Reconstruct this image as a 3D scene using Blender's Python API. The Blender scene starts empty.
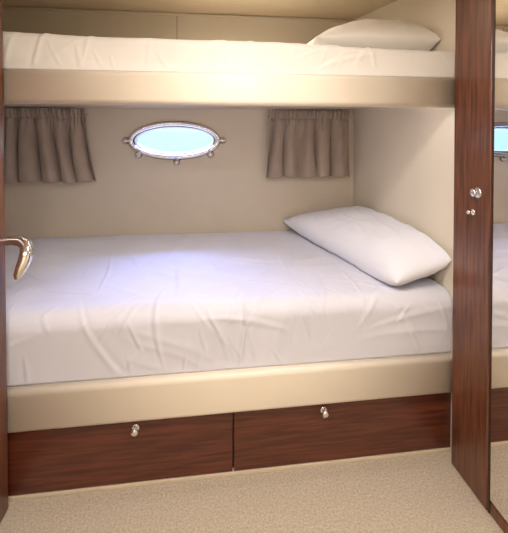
import bpy, bmesh, math, random
from mathutils import Vector, noise, Matrix
random.seed(3)
scene = bpy.context.scene
scene.view_settings.view_transform = 'Standard'
scene.view_settings.look = 'None'

# ------------------------------------------------------------------ materials
def new_mat(name):
    m = bpy.data.materials.new(name); m.use_nodes = True
    nt = m.node_tree
    return m, nt, nt.nodes['Principled BSDF']

def noise_mat(name, c1, c2, scale=8, rough=0.6, bump=0.0, bscale=200, stretch=(1,1,1), detail=4, spec=0.5, sheen=0, metallic=0, coat=0, bdist=0.002):
    m, nt, b = new_mat(name)
    tc = nt.nodes.new('ShaderNodeTexCoord'); mp = nt.nodes.new('ShaderNodeMapping')
    mp.inputs['Scale'].default_value = stretch
    nt.links.new(tc.outputs['Object'], mp.inputs['Vector'])
    n = nt.nodes.new('ShaderNodeTexNoise'); n.inputs['Scale'].default_value = scale; n.inputs['Detail'].default_value = detail
    nt.links.new(mp.outputs[0], n.inputs['Vector'])
    r = nt.nodes.new('ShaderNodeValToRGB')
    r.color_ramp.elements[0].position = 0.35; r.color_ramp.elements[1].position = 0.65
    r.color_ramp.elements[0].color = (*c1, 1); r.color_ramp.elements[1].color = (*c2, 1)
    nt.links.new(n.outputs['Fac'], r.inputs['Fac']); nt.links.new(r.outputs['Color'], b.inputs['Base Color'])
    b.inputs['Roughness'].default_value = rough
    b.inputs['Metallic'].default_value = metallic
    b.inputs['Specular IOR Level'].default_value = spec
    b.inputs['Sheen Weight'].default_value = sheen
    b.inputs['Coat Weight'].default_value = coat
    b.inputs['Coat Roughness'].default_value = 0.12
    if bump > 0:
        n2 = nt.nodes.new('ShaderNodeTexNoise'); n2.inputs['Scale'].default_value = bscale; n2.inputs['Detail'].default_value = 3
        nt.links.new(tc.outputs['Object'], n2.inputs['Vector'])
        bp = nt.nodes.new('ShaderNodeBump'); bp.inputs['Strength'].default_value = bump; bp.inputs['Distance'].default_value = bdist
        nt.links.new(n2.outputs['Fac'], bp.inputs['Height']); nt.links.new(bp.outputs[0], b.inputs['Normal'])
    return m

def plain(name, c, rough=0.5, metallic=0.0, spec=0.5):
    return noise_mat(name, tuple(x*0.97 for x in c), c, scale=5, rough=rough, metallic=metallic, spec=spec)

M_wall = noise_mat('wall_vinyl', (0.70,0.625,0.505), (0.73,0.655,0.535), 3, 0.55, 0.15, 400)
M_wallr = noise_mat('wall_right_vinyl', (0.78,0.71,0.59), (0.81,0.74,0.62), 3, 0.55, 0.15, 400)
M_ceil = noise_mat('ceiling_panel', (0.70,0.56,0.39), (0.74,0.60,0.43), 3, 0.5, stretch=(1,6,1))
M_leather = noise_mat('cream_leather', (0.88,0.80,0.68), (0.90,0.82,0.70), 6, 0.42, 0.25, 350)
M_sheet = noise_mat('white_sheet_daylight_tint', (0.72,0.73,0.84), (0.75,0.76,0.87), 4, 0.85, 0.2, 600, sheen=0.1, spec=0.2)  # white cloth, bluish cast of the light put into its colour
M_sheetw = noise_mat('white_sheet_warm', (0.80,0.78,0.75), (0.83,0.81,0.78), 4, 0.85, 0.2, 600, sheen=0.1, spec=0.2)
M_pillow = noise_mat('white_pillowcase_daylight_tint', (0.82,0.84,0.94), (0.84,0.86,0.96), 4, 0.85, 0.2, 600, sheen=0.1, spec=0.2)  # lower pillowcase, cool daylight tint painted into the white
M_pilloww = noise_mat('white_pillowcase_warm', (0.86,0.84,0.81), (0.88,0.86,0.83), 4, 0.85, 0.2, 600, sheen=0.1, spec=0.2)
M_curt = noise_mat('taupe_curtain', (0.40,0.325,0.265), (0.43,0.35,0.29), 12, 0.75, 0.1, 900, sheen=0.25, spec=0.35)
M_woodh = noise_mat('mahogany_horizontal', (0.072,0.017,0.008), (0.145,0.038,0.019), 5, 0.35, stretch=(1,6,16), detail=9, coat=0.3)
M_woodv = noise_mat('mahogany_vertical', (0.085,0.027,0.014), (0.19,0.068,0.034), 6, 0.32, stretch=(6,12,0.7), detail=9, coat=0.3)
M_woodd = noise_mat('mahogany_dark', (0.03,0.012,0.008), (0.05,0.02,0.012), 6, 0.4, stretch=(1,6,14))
M_chrome = plain('chrome', (0.88,0.89,0.92), 0.06, 1.0)
M_satin = plain('satin_steel', (0.84,0.84,0.85), 0.12, 1.0)
M_mirror = plain('mirror_glass', (0.88,0.87,0.85), 0.015, 1.0)
M_trim = plain('cream_trim', (0.70,0.60,0.47), 0.5)
M_seam = plain('panel_seam', (0.38,0.30,0.22), 0.7)  # darker tone for the joint between wall panels
M_contrast = plain('dark_contrast_ring', (0.06,0.06,0.07), 0.5)  # for dark rings added as contrast that the chrome reflections lack
M_whiteplastic = plain('white_plastic', (0.9,0.94,0.95), 0.35)

# carpet
M_carpet, nt, b = new_mat('carpet')
tc = nt.nodes.new('ShaderNodeTexCoord')
n1 = nt.nodes.new('ShaderNodeTexNoise'); n1.inputs['Scale'].default_value = 110; n1.inputs['Detail'].default_value = 6; n1.inputs['Roughness'].default_value=0.7
n2 = nt.nodes.new('ShaderNodeTexVoronoi'); n2.inputs['Scale'].default_value = 170
r = nt.nodes.new('ShaderNodeValToRGB')
r.color_ramp.elements[0].position = 0.3; r.color_ramp.elements[1].position = 0.7
r.color_ramp.elements[0].color = (0.40,0.335,0.26,1); r.color_ramp.elements[1].color = (0.68,0.60,0.49,1)
nt.links.new(tc.outputs['Object'], n1.inputs['Vector']); nt.links.new(tc.outputs['Object'], n2.inputs['Vector'])
nt.links.new(n1.outputs['Fac'], r.inputs['Fac']); nt.links.new(r.outputs['Color'], b.inputs['Base Color'])
bp = nt.nodes.new('ShaderNodeBump'); bp.inputs['Strength'].default_value = 0.5; bp.inputs['Distance'].default_value = 0.004
nt.links.new(n2.outputs['Distance'], bp.inputs['Height']); nt.links.new(bp.outputs[0], b.inputs['Normal'])
b.inputs['Roughness'].default_value = 0.95; b.inputs['Specular IOR Level'].default_value = 0.1

# thin glass
M_glass = bpy.data.materials.new('porthole_glass'); M_glass.use_nodes=True; nt=M_glass.node_tree
for nd in list(nt.nodes): nt.nodes.remove(nd)
out=nt.nodes.new('ShaderNodeOutputMaterial'); tr=nt.nodes.new('ShaderNodeBsdfTransparent'); gl=nt.nodes.new('ShaderNodeBsdfGlossy'); mx=nt.nodes.new('ShaderNodeMixShader')
tr.inputs['Color'].default_value=(0.93,0.98,1,1); gl.inputs['Roughness'].default_value=0.02; mx.inputs[0].default_value=0.05
nt.links.new(tr.outputs[0],mx.inputs[1]); nt.links.new(gl.outputs[0],mx.inputs[2]); nt.links.new(mx.outputs[0],out.inputs[0])

def emis(name, c, s):
    m, nt, b = new_mat(name)
    b.inputs['Base Color'].default_value = (*c,1)
    b.inputs['Emission Color'].default_value = (*c,1); b.inputs['Emission Strength'].default_value = s
    return m

# ------------------------------------------------------------------ helpers
def link(o, parent=None):
    scene.collection.objects.link(o)
    if parent: o.parent = parent
    return o
def empty(name, loc=(0,0,0)):
    e = bpy.data.objects.new(name, None); e.empty_display_size = 0.1
    scene.collection.objects.link(e); return e
def mesh_obj(name, verts, faces, mat, parent=None, smooth=False):
    me = bpy.data.meshes.new(name); me.from_pydata([tuple(v) for v in verts], [], faces)
    me.materials.append(mat)
    bm = bmesh.new(); bm.from_mesh(me); bmesh.ops.recalc_face_normals(bm, faces=bm.faces); bm.to_mesh(me); bm.free()
    if smooth:
        for p in me.polygons: p.use_smooth = True
    return link(bpy.data.objects.new(name, me), parent)
def box(name, x0,x1,y0,y1,z0,z1, mat, bevel=0.0, parent=None, segs=3):
    bm = bmesh.new(); bmesh.ops.create_cube(bm, size=1)
    for v in bm.verts:
        v.co = Vector(((x0+x1)/2+v.co.x*(x1-x0),(y0+y1)/2+v.co.y*(y1-y0),(z0+z1)/2+v.co.z*(z1-z0)))
    if bevel>0:
        bmesh.ops.bevel(bm, geom=bm.edges[:], offset=bevel, segments=segs, profile=0.5, affect='EDGES')
    me = bpy.data.meshes.new(name); bm.to_mesh(me); bm.free(); me.materials.append(mat)
    if bevel>0:
        for p in me.polygons: p.use_smooth = len(p.vertices)==4 and p.area < bevel*4
    o = link(bpy.data.objects.new(name, me), parent)
    return o
def prism_x(name, prof, x0, x1, mat, parent=None, smooth=False):
    n=len(prof); v=[(x0,p[0],p[1]) for p in prof]+[(x1,p[0],p[1]) for p in prof]
    f=[(i,(i+1)%n,n+(i+1)%n,n+i) for i in range(n)]+[tuple(range(n)), tuple(range(n,2*n))]
    o = mesh_obj(name,v,f,mat,parent)
    if smooth:
        for p in o.data.polygons: p.use_smooth = len(p.vertices)==4
    return o
def lathe(name, prof, origin, axis, mat, parent=None, n=24, sx=1, sy=1):
    q = Vector((0,0,1)).rotation_difference(Vector(axis))
    v=[];f=[]
    for r_,h in prof:
        for i in range(n):
            a=2*math.pi*i/n
            v.append(q @ Vector((r_*math.cos(a)*sx, r_*math.sin(a)*sy, h)) + Vector(origin))
    for k in range(len(prof)-1):
        for i in range(n):
            j=(i+1)%n
            f.append((k*n+i,k*n+j,(k+1)*n+j,(k+1)*n+i))
    f.append(tuple(range(n))); f.append(tuple(range((len(prof)-1)*n,len(prof)*n)))
    return mesh_obj(name,v,f,mat,parent,True)
def tube(name, pts, radii, mat, parent=None, n=16, closed=False, flat=1.0):
    pts=[Vector(p) for p in pts]; v=[];f=[]
    N=len(pts); up=None
    for k,p in enumerate(pts):
        if closed: t=(pts[(k+1)%N]-pts[k-1]).normalized()
        else: t=(pts[min(k+1,N-1)]-pts[max(k-1,0)]).normalized()
        if up is None:
            up = Vector((0,1,0)) if abs(t.y)<0.9 else Vector((0,0,1))
        s=t.cross(up).normalized(); u=s.cross(t).normalized(); up=u
        r_=radii[k] if isinstance(radii,(list,tuple)) else radii
        for i in range(n):
            a=2*math.pi*i/n
            v.append(p+(s*math.cos(a)+u*math.sin(a)*flat)*r_)
    rng = N if closed else N-1
    for k in range(rng):
        k2=(k+1)%N
        for i in range(n):
            j=(i+1)%n; f.append((k*n+i,k*n+j,k2*n+j,k2*n+i))
    if not closed:
        f.append(tuple(range(n))); f.append(tuple(range((N-1)*n,N*n)))
    return mesh_obj(name,v,f,mat,parent,True)

# ------------------------------------------------------------------ constants
H=1.45; XR=1.130; YB=2.79; YF=1.585; XL=-1.5; YN=-0.9; FZ=-0.045

# ------------------------------------------------------------------ room shell
box('floor', XL-0.1, XR+0.1, YN-0.1, YB+0.1, FZ-0.08, FZ, M_carpet)
CX, CZ, HA, HB = -0.247, 1.395, 0.300, 0.110
angs=sorted([2*math.pi*i/96 for i in range(96)]+[math.atan2(z-CZ,x-CX)%(2*math.pi) for x in (XL-0.1,XR+0.1) for z in (FZ,2.42)])
def rect_pt(a):
    c,s=math.cos(a),math.sin(a); t=1e9
    if c>1e-9: t=min(t,(XR+0.1-CX)/c)
    if c<-1e-9: t=min(t,(XL-0.1-CX)/c)
    if s>1e-9: t=min(t,(2.42-CZ)/s)
    if s<-1e-9: t=min(t,(FZ-CZ)/s)
    return CX+c*t, CZ+s*t
def ell(a, ra, rb):
    c,s=math.cos(a),math.sin(a); k=1/math.sqrt((c/ra)**2+(s/rb)**2)
    return CX+c*k, CZ+s*k
v=[];f=[];n=len(angs)
for (fn,y) in ((rect_pt,YB),(lambda a:ell(a,HA,HB),YB),(lambda a:ell(a,HA,HB),YB+0.07),(rect_pt,YB+0.07)):
    for a in angs:
        x,z=fn(a); v.append((x,y,z))
for k in range(4):
    k2=(k+1)%4
    for i in range(n):
        j=(i+1)%n; f.append((k*n+i,k*n+j,k2*n+j,k2*n+i))
mesh_obj('wall_back',v,f,M_wall)
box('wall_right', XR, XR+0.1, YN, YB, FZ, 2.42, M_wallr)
box('wall_left', XL, -0.84, YN, 1.57, FZ, 2.42, M_wall)
box('wall_recess', XL-0.1, XL, 1.57, YB, FZ, 2.42, M_wall)
box('wall_front', XL, XR, YN-0.1, YN, FZ, 2.42, M_wall)
prism_x('ceiling', [(YN,2.18),(YF,2.18),(YB,2.335),(YB,2.45),(YN,2.45)], XL, XR, M_ceil)
box('trim_1', -0.232,-0.227, YB-0.003, YB, 1.72, 2.312, M_seam)
box('trim_2', XL, XR-0.001, YB-0.012, YB, 2.315, 2.33, M_trim, 0.003)

# ------------------------------------------------------------------ bunk bed structure
bunk = empty('bunk_bed')
RB, RT = 0.246, 0.420
def rail(name, z0, z1, y0, y1, x0, x1):
    r_=0.022; prof=[]
    for cx,cz,a0 in ((y0+r_,z0+r_,180),(y1-0.004,z0+0.004,270),(y1-0.004,z1-0.004,0),(y0+r_,z1-r_,90)):
        rr = r_ if cx<y0+r_+1e-6 else 0.004
        for k in range(7):
            a=math.radians(a0+15*k); prof.append((cx+rr*math.cos(a),cz+rr*math.sin(a)))
    return prism_x(name, prof, x0, x1, M_leather, bunk, True)
rail('lower_rail', RB, RT, 1.558, 1.600, -0.835, XR-0.003)
rail('upper_rail', 1.567, 1.704, 1.558, 1.600, -0.835, XR-0.003)
box('lower_carcass', XL+0.005, XR-0.003, 1.612, YB-0.004, FZ, RT-0.001, M_woodd, 0, bunk)
box('upper_board', XL+0.005, XR-0.003, 1.603, YB-0.004, 1.632, 1.703, M_trim, 0, bunk)
box('plinth', -0.835, XR-0.003, 1.586, 1.611, FZ, FZ+0.016, M_trim, 0.003, bunk)
box('rail_batten', -0.835, XR-0.003, 1.590, 1.611, RB-0.010, RB-0.001, M_woodd, 0, bunk)  # dark wood strip between drawer fronts and rail
M_fill_strip = emis('hidden_fill_strip', (0.97,0.93,1.0), 17.0)
box('hidden_fill_strip', -0.75, 1.02, 1.615, 1.632, 1.624, 1.631, M_fill_strip, 0, bunk)  # unseen glowing strip added behind the rail to light the lower berth

def drawer(x0,x1,kx):
    d = empty('drawer'); kz=0.208
    box('drawer_front', x0,x1,1.588,1.610,FZ+0.019,RB-0.012, M_woodh, 0.003, d, 2)
    lathe('knob_plate', [(0.016,0),(0.016,0.003),(0.012,0.005)], (kx,1.588,kz),(0,-1,0), M_chrome, d)
    lathe('knob', [(0.006,0.004),(0.006,0.016),(0.014,0.020),(0.016,0.026),(0.013,0.032),(0.005,0.035)], (kx,1.588,kz),(0,-1,0), M_chrome, d)
    tube('knob_latch', [(kx,1.586,kz),(kx,1.580,kz-0.011),(kx,1.579,kz-0.024),(kx,1.582,kz-0.031)], [0.007,0.007,0.008,0.004], M_chrome, d)
drawer(-0.834, 0.101, -0.308)
drawer(0.107, XR-0.004, 0.51)

# ------------------------------------------------------------------ mattresses
def smooth(a,b,x):
    t=max(0,min(1,(x-a)/(b-a))); return t*t*(3-2*t)
def crease(q, w):
    a=abs(noise.noise(q))*w
    return max(0,1-a)
# individual cloth creases: (x,y) start, end, height, half width
def make_creases(seed, x0,x1,s0,s1, count):
    rnd=random.Random(seed); out=[]
    for _ in range(count):
        cx=rnd.uniform(x0,x1); cs=rnd.uniform(s0,s1)
        ang=rnd.choice([rnd.gauss(0.1,0.35), rnd.gauss(1.4,0.4), rnd.gauss(-0.8,0.4)])
        L=rnd.uniform(0.10,0.38); out.append((cx,cs,math.cos(ang),math.sin(ang),L,rnd.uniform(0.4,1.0),rnd.uniform(0.006,0.014),rnd.uniform(-0.6,0.6)))
    return out
def mattress(name, x0,x1,y0,y1,z0,z1, rf, amp, seed, mat, dome=0.0, nx=460, tuck=0.012, slope=0.0, count=70):
    prof=[]
    hz=z1-z0
    nf=24
    for k in range(nf): prof.append((y0+tuck*(1-k/nf), z0+ (hz-rf)*k/nf, 'f'))
    for k in range(17):
        a=math.pi-math.pi/2*k/16; prof.append((y0+rf+rf*math.cos(a), z1-rf+rf*math.sin(a),'r'))
    m=200
    for k in range(1,m): prof.append((y0+rf+(y1-0.03-y0-rf)*k/m, z1,'t'))
    for k in range(7):
        a=math.pi/2-math.pi/2*k/6; prof.append((y1-0.03+0.03*math.cos(a), z1-0.03+0.03*math.sin(a),'b'))
    prof.append((y1, z0,'b'))
    P=len(prof)
    # arc length coordinate, 0 at the front top edge
    S=[0]
    for j in range(1,P): S.append(S[-1]+math.hypot(prof[j][0]-prof[j-1][0],prof[j][1]-prof[j-1][1]))
    off=S[nf+8]; S=[s-off for s in S]
    D=[[0.0]*P for _ in range(nx+1)]
    dx=(x1-x0)/nx
    for i in range(nx+1):
        x=x0+dx*i
        for j in range(P):
            s=S[j]
            big=noise.noise(Vector((x*1.5+seed,s*2.4,seed)))*amp*1.3
            d=big
            wx=x+0.07*noise.noise(Vector((x*2,s*2,seed+1))); ws=s+0.07*noise.noise(Vector((x*2+9,s*2,seed)))
            for (ang,fx,fy,sd,k) in ((0.2,1.0,6,1,0.7),(1.2,1.0,7,2,0.5),(-0.6,1.2,8,3,0.6)):
                ca,sa=math.cos(ang),math.sin(ang)
                p1=(wx*ca+ws*sa)*fx; p2=(-wx*sa+ws*ca)*fy
                mask=smooth(-0.05,0.3,noise.noise(Vector((x*1.8+sd*7,s*1.8,seed+sd))))
                d+=crease(Vector((p1+seed*3,p2,sd*3.1)),3.0)**2*amp*k*mask
            D[i][j]=d
    cr=make_creases(int(seed*10), x0,x1,S[0]+0.05,S[-1]-0.1,count)
    # short folds radiating down from the front edge where the sheet is tucked
    rnd=random.Random(int(seed*7))
    for _ in range(count//3):
        cr.append((rnd.uniform(x0,x1), rnd.uniform(S[0],0.03), math.cos(1.57+rnd.gauss(0,0.45)), 1.0, rnd.uniform(0.05,0.12), rnd.uniform(0.4,0.9), rnd.uniform(0.006,0.012), rnd.uniform(-1,1)))
    for (cx,cs,ux,us,L,h,w,cv) in cr:
        l_=math.hypot(ux,us); ux/=l_; us/=l_
        i0=max(0,int((cx-L-x0)/dx)); i1=min(nx,int((cx+L-x0)/dx)+1)
        for i in range(i0,i1+1):
            x=x0+dx*i
            for j in range(P):
                if abs(S[j]-cs)>L: continue
                a=(x-cx)*ux+(S[j]-cs)*us; b_=-(x-cx)*us+(S[j]-cs)*ux - cv*a*a
                e=1-(a/L)**2
                if e<=0: continue
                q=b_/(w*(0.4+0.6*e))
                if abs(q)>3.5: continue
                D[i][j]+=amp*0.75*h*e*(math.exp(-q*q)-0.45*math.exp(-((q-1.5)**2)))
    v=[];f=[]
    for i in range(nx+1):
        x=x0+dx*i
        ex=min(i/nx,1-i/nx)*(x1-x0)
        for j,(y,z,t) in enumerate(prof):
            a=prof[max(j-1,0)]; c=prof[min(j+1,P-1)]
            ny,nz=-(c[1]-a[1]),(c[0]-a[0]); l=math.hypot(ny,nz) or 1; ny/=l;nz/=l
            d=D[i][j]
            if t=='f': d*=min(1,(z-z0)/0.04)
            if j>P-9: d*=0.0
            if j<1: d*=0
            d*=smooth(0,0.03,ex)
            dz = dome*math.sin(math.pi*max(0,min(1,(y-y0)/(y1-y0)))) if t in 'tr' else 0
            zz = z+nz*d+dz
            zz += slope*(-x)*max(0,(z-z0)/hz)
            v.append((x, y+ny*(d if ny<=0 else 0), max(z0,zz)))
    for i in range(nx):
        for j in range(P-1):
            f.append((i*P+j,(i+1)*P+j,(i+1)*P+j+1,i*P+j+1))
        f.append((i*P+P-1,(i+1)*P+P-1,(i+1)*P,i*P))
    f.append(tuple(range(P))); f.append(tuple(range(nx*P,(nx+1)*P)))
    mesh_obj(name,v,f,mat,None,True)
    return v
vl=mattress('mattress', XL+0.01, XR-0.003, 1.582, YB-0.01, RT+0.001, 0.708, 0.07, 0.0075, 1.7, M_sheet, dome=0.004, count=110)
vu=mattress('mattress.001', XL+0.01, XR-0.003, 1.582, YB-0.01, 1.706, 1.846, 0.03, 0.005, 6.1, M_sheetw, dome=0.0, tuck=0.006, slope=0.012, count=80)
zl=max(p[2] for p in vl if p[0]>0.5)+0.001
zu=max(p[2] for p in vu if p[0]>0.45)+0.001

# ------------------------------------------------------------------ pillows
def pillow(name, corners, T, seed, zfun, mat, N=100, amp=0.006, minz=None, xmax=XR-0.004, xs=1.04, ex=0.5, pw=4, sag=0.28):
    A,B,C,D=[Vector(c) for c in corners]
    v=[];f=[]
    def pt(i,j,s):
        u=math.sin(math.pi/2*(-1+2*i/N)); w=math.sin(math.pi/2*(-1+2*j/N))
        uu=u*(1-0.035*(1-w*w)); ww=w*(1-0.035*(1-u*u))
        p=A*((1-uu)*(1-ww)/4)+B*((1+uu)*(1-ww)/4)+C*((1+uu)*(1+ww)/4)+D*((1-uu)*(1+ww)/4)
        prof=max(0,(1-abs(u)**pw)*(1-abs(w)**pw)); th=T/2*(prof**ex)*((1-sag)+sag*(1-u*u)*(1-w*w))
        edge=prof**0.5
        q=Vector((p.x*3+seed,p.y*3,s*3+seed))
        d=noise.noise(q*1.2)*amp*2.2*edge
        q2=Vector((p.x*9+seed,p.y*4+noise.noise(q)*1.5,s))
        q3=Vector((p.x*4+seed,p.y*11+noise.noise(q)*1.5,s+4))
        d+=(max(0,1-abs(noise.noise(q2))*2.4)**2+0.8*max(0,1-abs(noise.noise(q3))*2.6)**2)*amp*edge
        z=p.z+zfun(u,w)+ (th+d)*s
        if minz is not None: z=max(z,minz)
        x=p.x
        if x>xs: x=xs+(xmax-xs)*(1-math.exp(-(x-xs)/(xmax-xs)))
        return Vector((x,p.y,z))
    idx={}
    for s in (1,-1):
        for i in range(N+1):
            for j in range(N+1):
                e=i in(0,N) or j in(0,N)
                if s==-1 and e: idx[(i,j,s)]=idx[(i,j,1)]; continue
                idx[(i,j,s)]=len(v); v.append(pt(i,j,s))
    for s in (1,-1):
        for i in range(N):
            for j in range(N):
                f.append((idx[(i,j,s)],idx[(i+1,j,s)],idx[(i+1,j+1,s)],idx[(i,j+1,s)]))
    return mesh_obj(name,v,f,mat,None,True)
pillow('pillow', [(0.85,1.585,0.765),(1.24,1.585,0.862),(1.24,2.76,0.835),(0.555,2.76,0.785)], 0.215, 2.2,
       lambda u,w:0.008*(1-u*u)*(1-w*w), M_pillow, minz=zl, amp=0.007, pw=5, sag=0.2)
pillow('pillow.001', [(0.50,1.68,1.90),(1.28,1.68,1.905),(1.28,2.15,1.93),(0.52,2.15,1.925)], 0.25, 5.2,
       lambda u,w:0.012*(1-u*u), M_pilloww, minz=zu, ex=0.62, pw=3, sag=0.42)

# ------------------------------------------------------------------ curtains
def curtain(x0t,x1t,x0b,x1b,zt,zb,seed,folds):
    c=empty('curtain')
    NX=400; NZ=70; v=[];f=[]
    for j in range(NZ+1):
        t=j/NZ; z=zt+(zb-zt)*t
        for i in range(NX+1):
            s=i/NX
            ss=s+0.035*noise.noise(Vector((s*5+seed,t*0.8,0)))
            xt=x0t+(x1t-x0t)*s; xb=x0b+(x1b-x0b)*s
            x=xt+(xb-xt)*t**1.3
            ph=folds*2*math.pi*ss+1.8*noise.noise(Vector((s*4+seed,t*0.7,3)))
            amp=0.011+0.026*smooth(0.12,0.5,t)+0.012*t*noise.noise(Vector((s*7,seed,0)))
            sn=math.sin(ph)
            hd=1-smooth(0.1,0.4,t)
            fine=math.sin(ph*2.3+seed)*0.004*(1-0.4*t)+0.007*math.sin(ph*4.1)*hd
            y=2.726+amp*sn+fine
            y+= 0.012*math.exp(-((t-0.13)/0.018)**2) - 0.008*math.exp(-((t-0.05)/0.04)**2)
            x+=0.020*math.cos(ph)*t
            zz=z+(0.014*noise.noise(Vector((s*5+seed,9,0)))*t)
            v.append((x,min(y,2.784),zz))
    for j in range(NZ):
        for i in range(NX):
            a=j*(NX+1)+i; f.append((a,a+1,a+NX+2,a+NX+1))
    o=mesh_obj('fabric',v,f,M_curt,c,True)
    md=o.modifiers.new('thick','SOLIDIFY'); md.thickness=0.002
    tube('curtain_track',[(x0t-0.005,2.775,zt-0.045),(x1t,2.775,zt-0.045)],0.006,M_satin,c,10)
curtain(-1.44,-0.86,-1.44,-0.765,1.622,1.108,1.0,5.5)
curtain(0.45,1.070,0.405,1.100,1.622,1.118,4.3,5.5)

# ------------------------------------------------------------------ porthole window
win=empty('window_1')
def ering(name, ra, rb, y, r_, mat, n=96, flat=1.0):
    pts=[(CX+ra*math.cos(2*math.pi*i/n), y, CZ+rb*math.sin(2*math.pi*i/n)) for i in range(n)]
    return tube(name, pts, r_, mat, win, 12, True, flat)
ering('outer_frame', HA+0.016, HB+0.014, YB-0.012, 0.017, M_chrome)
ering('contrast_ring', HA+0.032, HB+0.030, YB-0.001, 0.005, M_contrast)
ering('inner_contrast_ring', HA-0.002, HB-0.002, YB-0.004, 0.005, M_contrast)
ering('inner_frame', HA-0.012, HB-0.010, YB+0.002, 0.007, M_satin)
ering('sash_ring', HA-0.014, HB-0.010, YB+0.062, 0.010, M_whiteplastic)
n=64; v=[(CX+(HA-0.012)*math.cos(2*math.pi*i/n), YB+0.035, CZ+(HB-0.010)*math.sin(2*math.pi*i/n)) for i in range(n)]
mesh_obj('glass',v,[tuple(range(n))],M_glass,win)
for k,a in enumerate([180,0,-88,-40,-140]):
    ar=math.radians(a); bx=CX+(HA+0.03)*math.cos(ar); bz=CZ+(HB+0.03)*math.sin(ar)
    nn=Vector((math.cos(ar)/HA,0,math.sin(ar)/HB)).normalized(); dx,dz=nn.x,nn.z
    cx_,cz_=bx+dx*0.022,bz+dz*0.016
    lathe('dog_contrast_ring_%d'%k,[(0.026,0),(0.026,0.003)],(cx_,YB-0.0005,cz_),(0,-1,0),M_contrast,win,20)
    lathe('dog_base_%d'%k,[(0.022,0.001),(0.022,0.012),(0.014,0.024),(0.004,0.03)],(cx_,YB-0.001,cz_),(0,-1,0),M_chrome,win,20)
    tube('dog_lever_%d'%k,[(bx-dx*0.018,YB-0.026,bz-dz*0.018),(cx_,YB-0.034,cz_),(cx_+dx*0.030,YB-0.026,cz_+dz*0.026)],[0.008,0.011,0.007],M_chrome,win,10)

# ------------------------------------------------------------------ wooden post with lock
post=empty('wooden_post')
PX=1.086
box('post_body',PX,XR-0.001,1.312,1.530,FZ+0.001,2.179,M_woodv,0.006,post)
box('post_edge_strip',PX+0.003,XR-0.001,1.302,1.3115,FZ+0.001,2.179,M_woodd,0.002,post)
def lock(y,z,s):
    lathe('lock_plate',[(0.016*s,0),(0.016*s,0.003),(0.012*s,0.006)],(PX,y,z),(-1,0,0),M_chrome,post)
    lathe('lock_button',[(0.007*s,0.004),(0.007*s,0.014),(0.012*s,0.018),(0.012*s,0.024),(0.006*s,0.029)],(PX,y,z),(-1,0,0),M_chrome,post)
lock(1.378,1.208,1.4); lock(1.402,1.123,0.8)
# ------------------------------------------------------------------ mirror
mir=empty('mirror')
box('mirror_backing',PX+0.009,XR-0.001,0.45,1.301,0.012,2.15,M_woodd,0.002,mir)
box('mirror_pane',PX+0.005,PX+0.0085,0.452,1.300,0.014,2.148,M_mirror,0,mir)
box('baseboard_right',PX+0.005,XR-0.001,YN+0.001,1.301,FZ+0.001,0.005,M_woodv,0.004)

# ------------------------------------------------------------------ door (open against left wall)
door=empty('door_1')
box('door_leaf',-0.835,-0.79,0.80,1.550,FZ+0.008,2.05,M_woodv,0.004,door)
lathe('handle_rose',[(0.028,0),(0.028,0.006),(0.021,0.012)],(-0.79,1.42,1.060),(1,0,0),M_satin,door)
pts=[(-0.785,1.42,1.060),(-0.76,1.42,1.060),(-0.73,1.42,1.061),(-0.70,1.42,1.063),(-0.670,1.415,1.062),(-0.648,1.405,1.050),(-0.639,1.392,1.030),(-0.641,1.38,1.004),(-0.649,1.37,0.978),(-0.656,1.36,0.956),(-0.661,1.355,0.946)]
tube('handle_lever',pts,[0.018,0.015,0.0145,0.016,0.019,0.021,0.0225,0.022,0.019,0.014,0.004],M_satin,door,18)

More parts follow.
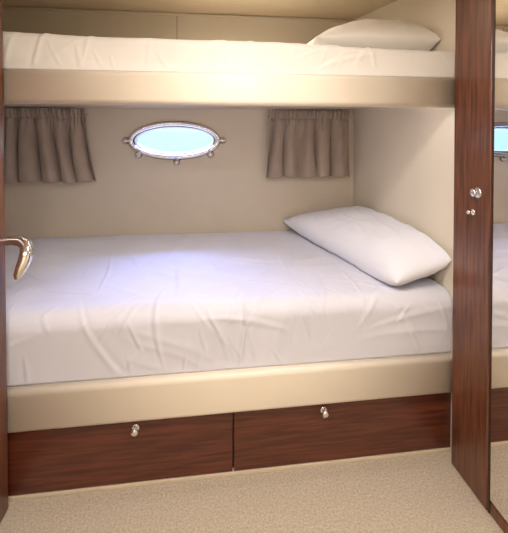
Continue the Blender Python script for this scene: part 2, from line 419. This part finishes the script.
# ------------------------------------------------------------------ ceiling lights
def ceil_light(x,y,power,col,size=0.35):
    e=empty('ceiling_light')
    lathe('lamp_rim',[(size*0.62,0),(size*0.62,0.008),(size*0.56,0.014),(size*0.54,0.004)],(x,y,2.18),(0,0,-1),M_chrome,e,40)
    L=bpy.data.lights.new('lamp','AREA'); L.shape='DISK'; L.size=size; L.energy=power; L.color=col
    o=bpy.data.objects.new('lamp',L); o.location=(x,y,2.160); link(o,e)
ceil_light(0.15,0.75,20,(1.0,0.91,0.81))
ceil_light(-0.2,-0.3,20,(1.0,0.92,0.83))
L=bpy.data.lights.new('upper_berth_area_light','AREA'); L.shape='DISK'; L.size=0.2; L.energy=4.5; L.color=(1,0.90,0.76)  # area light above the upper mattress, no fixture modelled
o=bpy.data.objects.new('upper_berth_area_light',L); o.location=(0.2,2.1,2.22); link(o)

# ------------------------------------------------------------------ daylight
L=bpy.data.lights.new('skylight_through_porthole','AREA'); L.shape='RECTANGLE'; L.size=1.2; L.size_y=0.8; L.energy=380; L.color=(0.33,0.42,1.0)
o=bpy.data.objects.new('skylight_through_porthole',L); o.location=(-0.35,4.0,2.35)
d=Vector((CX,YB,CZ))-Vector(o.location); o.rotation_euler=d.to_track_quat('-Z','Y').to_euler(); link(o)
w=bpy.data.worlds.new('world'); scene.world=w; w.use_nodes=True; nt=w.node_tree
bg=nt.nodes['Background']; tc=nt.nodes.new('ShaderNodeTexCoord'); sp=nt.nodes.new('ShaderNodeSeparateXYZ'); r=nt.nodes.new('ShaderNodeValToRGB')
nt.links.new(tc.outputs['Generated'],sp.inputs[0]); nt.links.new(sp.outputs['Z'],r.inputs['Fac']); nt.links.new(r.outputs['Color'],bg.inputs['Color'])
r.color_ramp.elements[0].color=(0.52,0.82,0.92,1); r.color_ramp.elements[1].color=(0.85,0.97,1,1); r.color_ramp.elements[1].position=0.03
bg.inputs['Strength'].default_value=1.5

# ------------------------------------------------------------------ camera
cam=bpy.data.cameras.new('camera'); co=bpy.data.objects.new('camera',cam); link(co)
co.location=(0,0,H); co.rotation_euler=(math.radians(89),0,math.radians(-7))
cam.sensor_fit='HORIZONTAL'; cam.sensor_width=36; cam.lens=370/508*36
cam.shift_y=-(266.5-133-6.5)/508
cam.clip_start=0.02
scene.camera=co
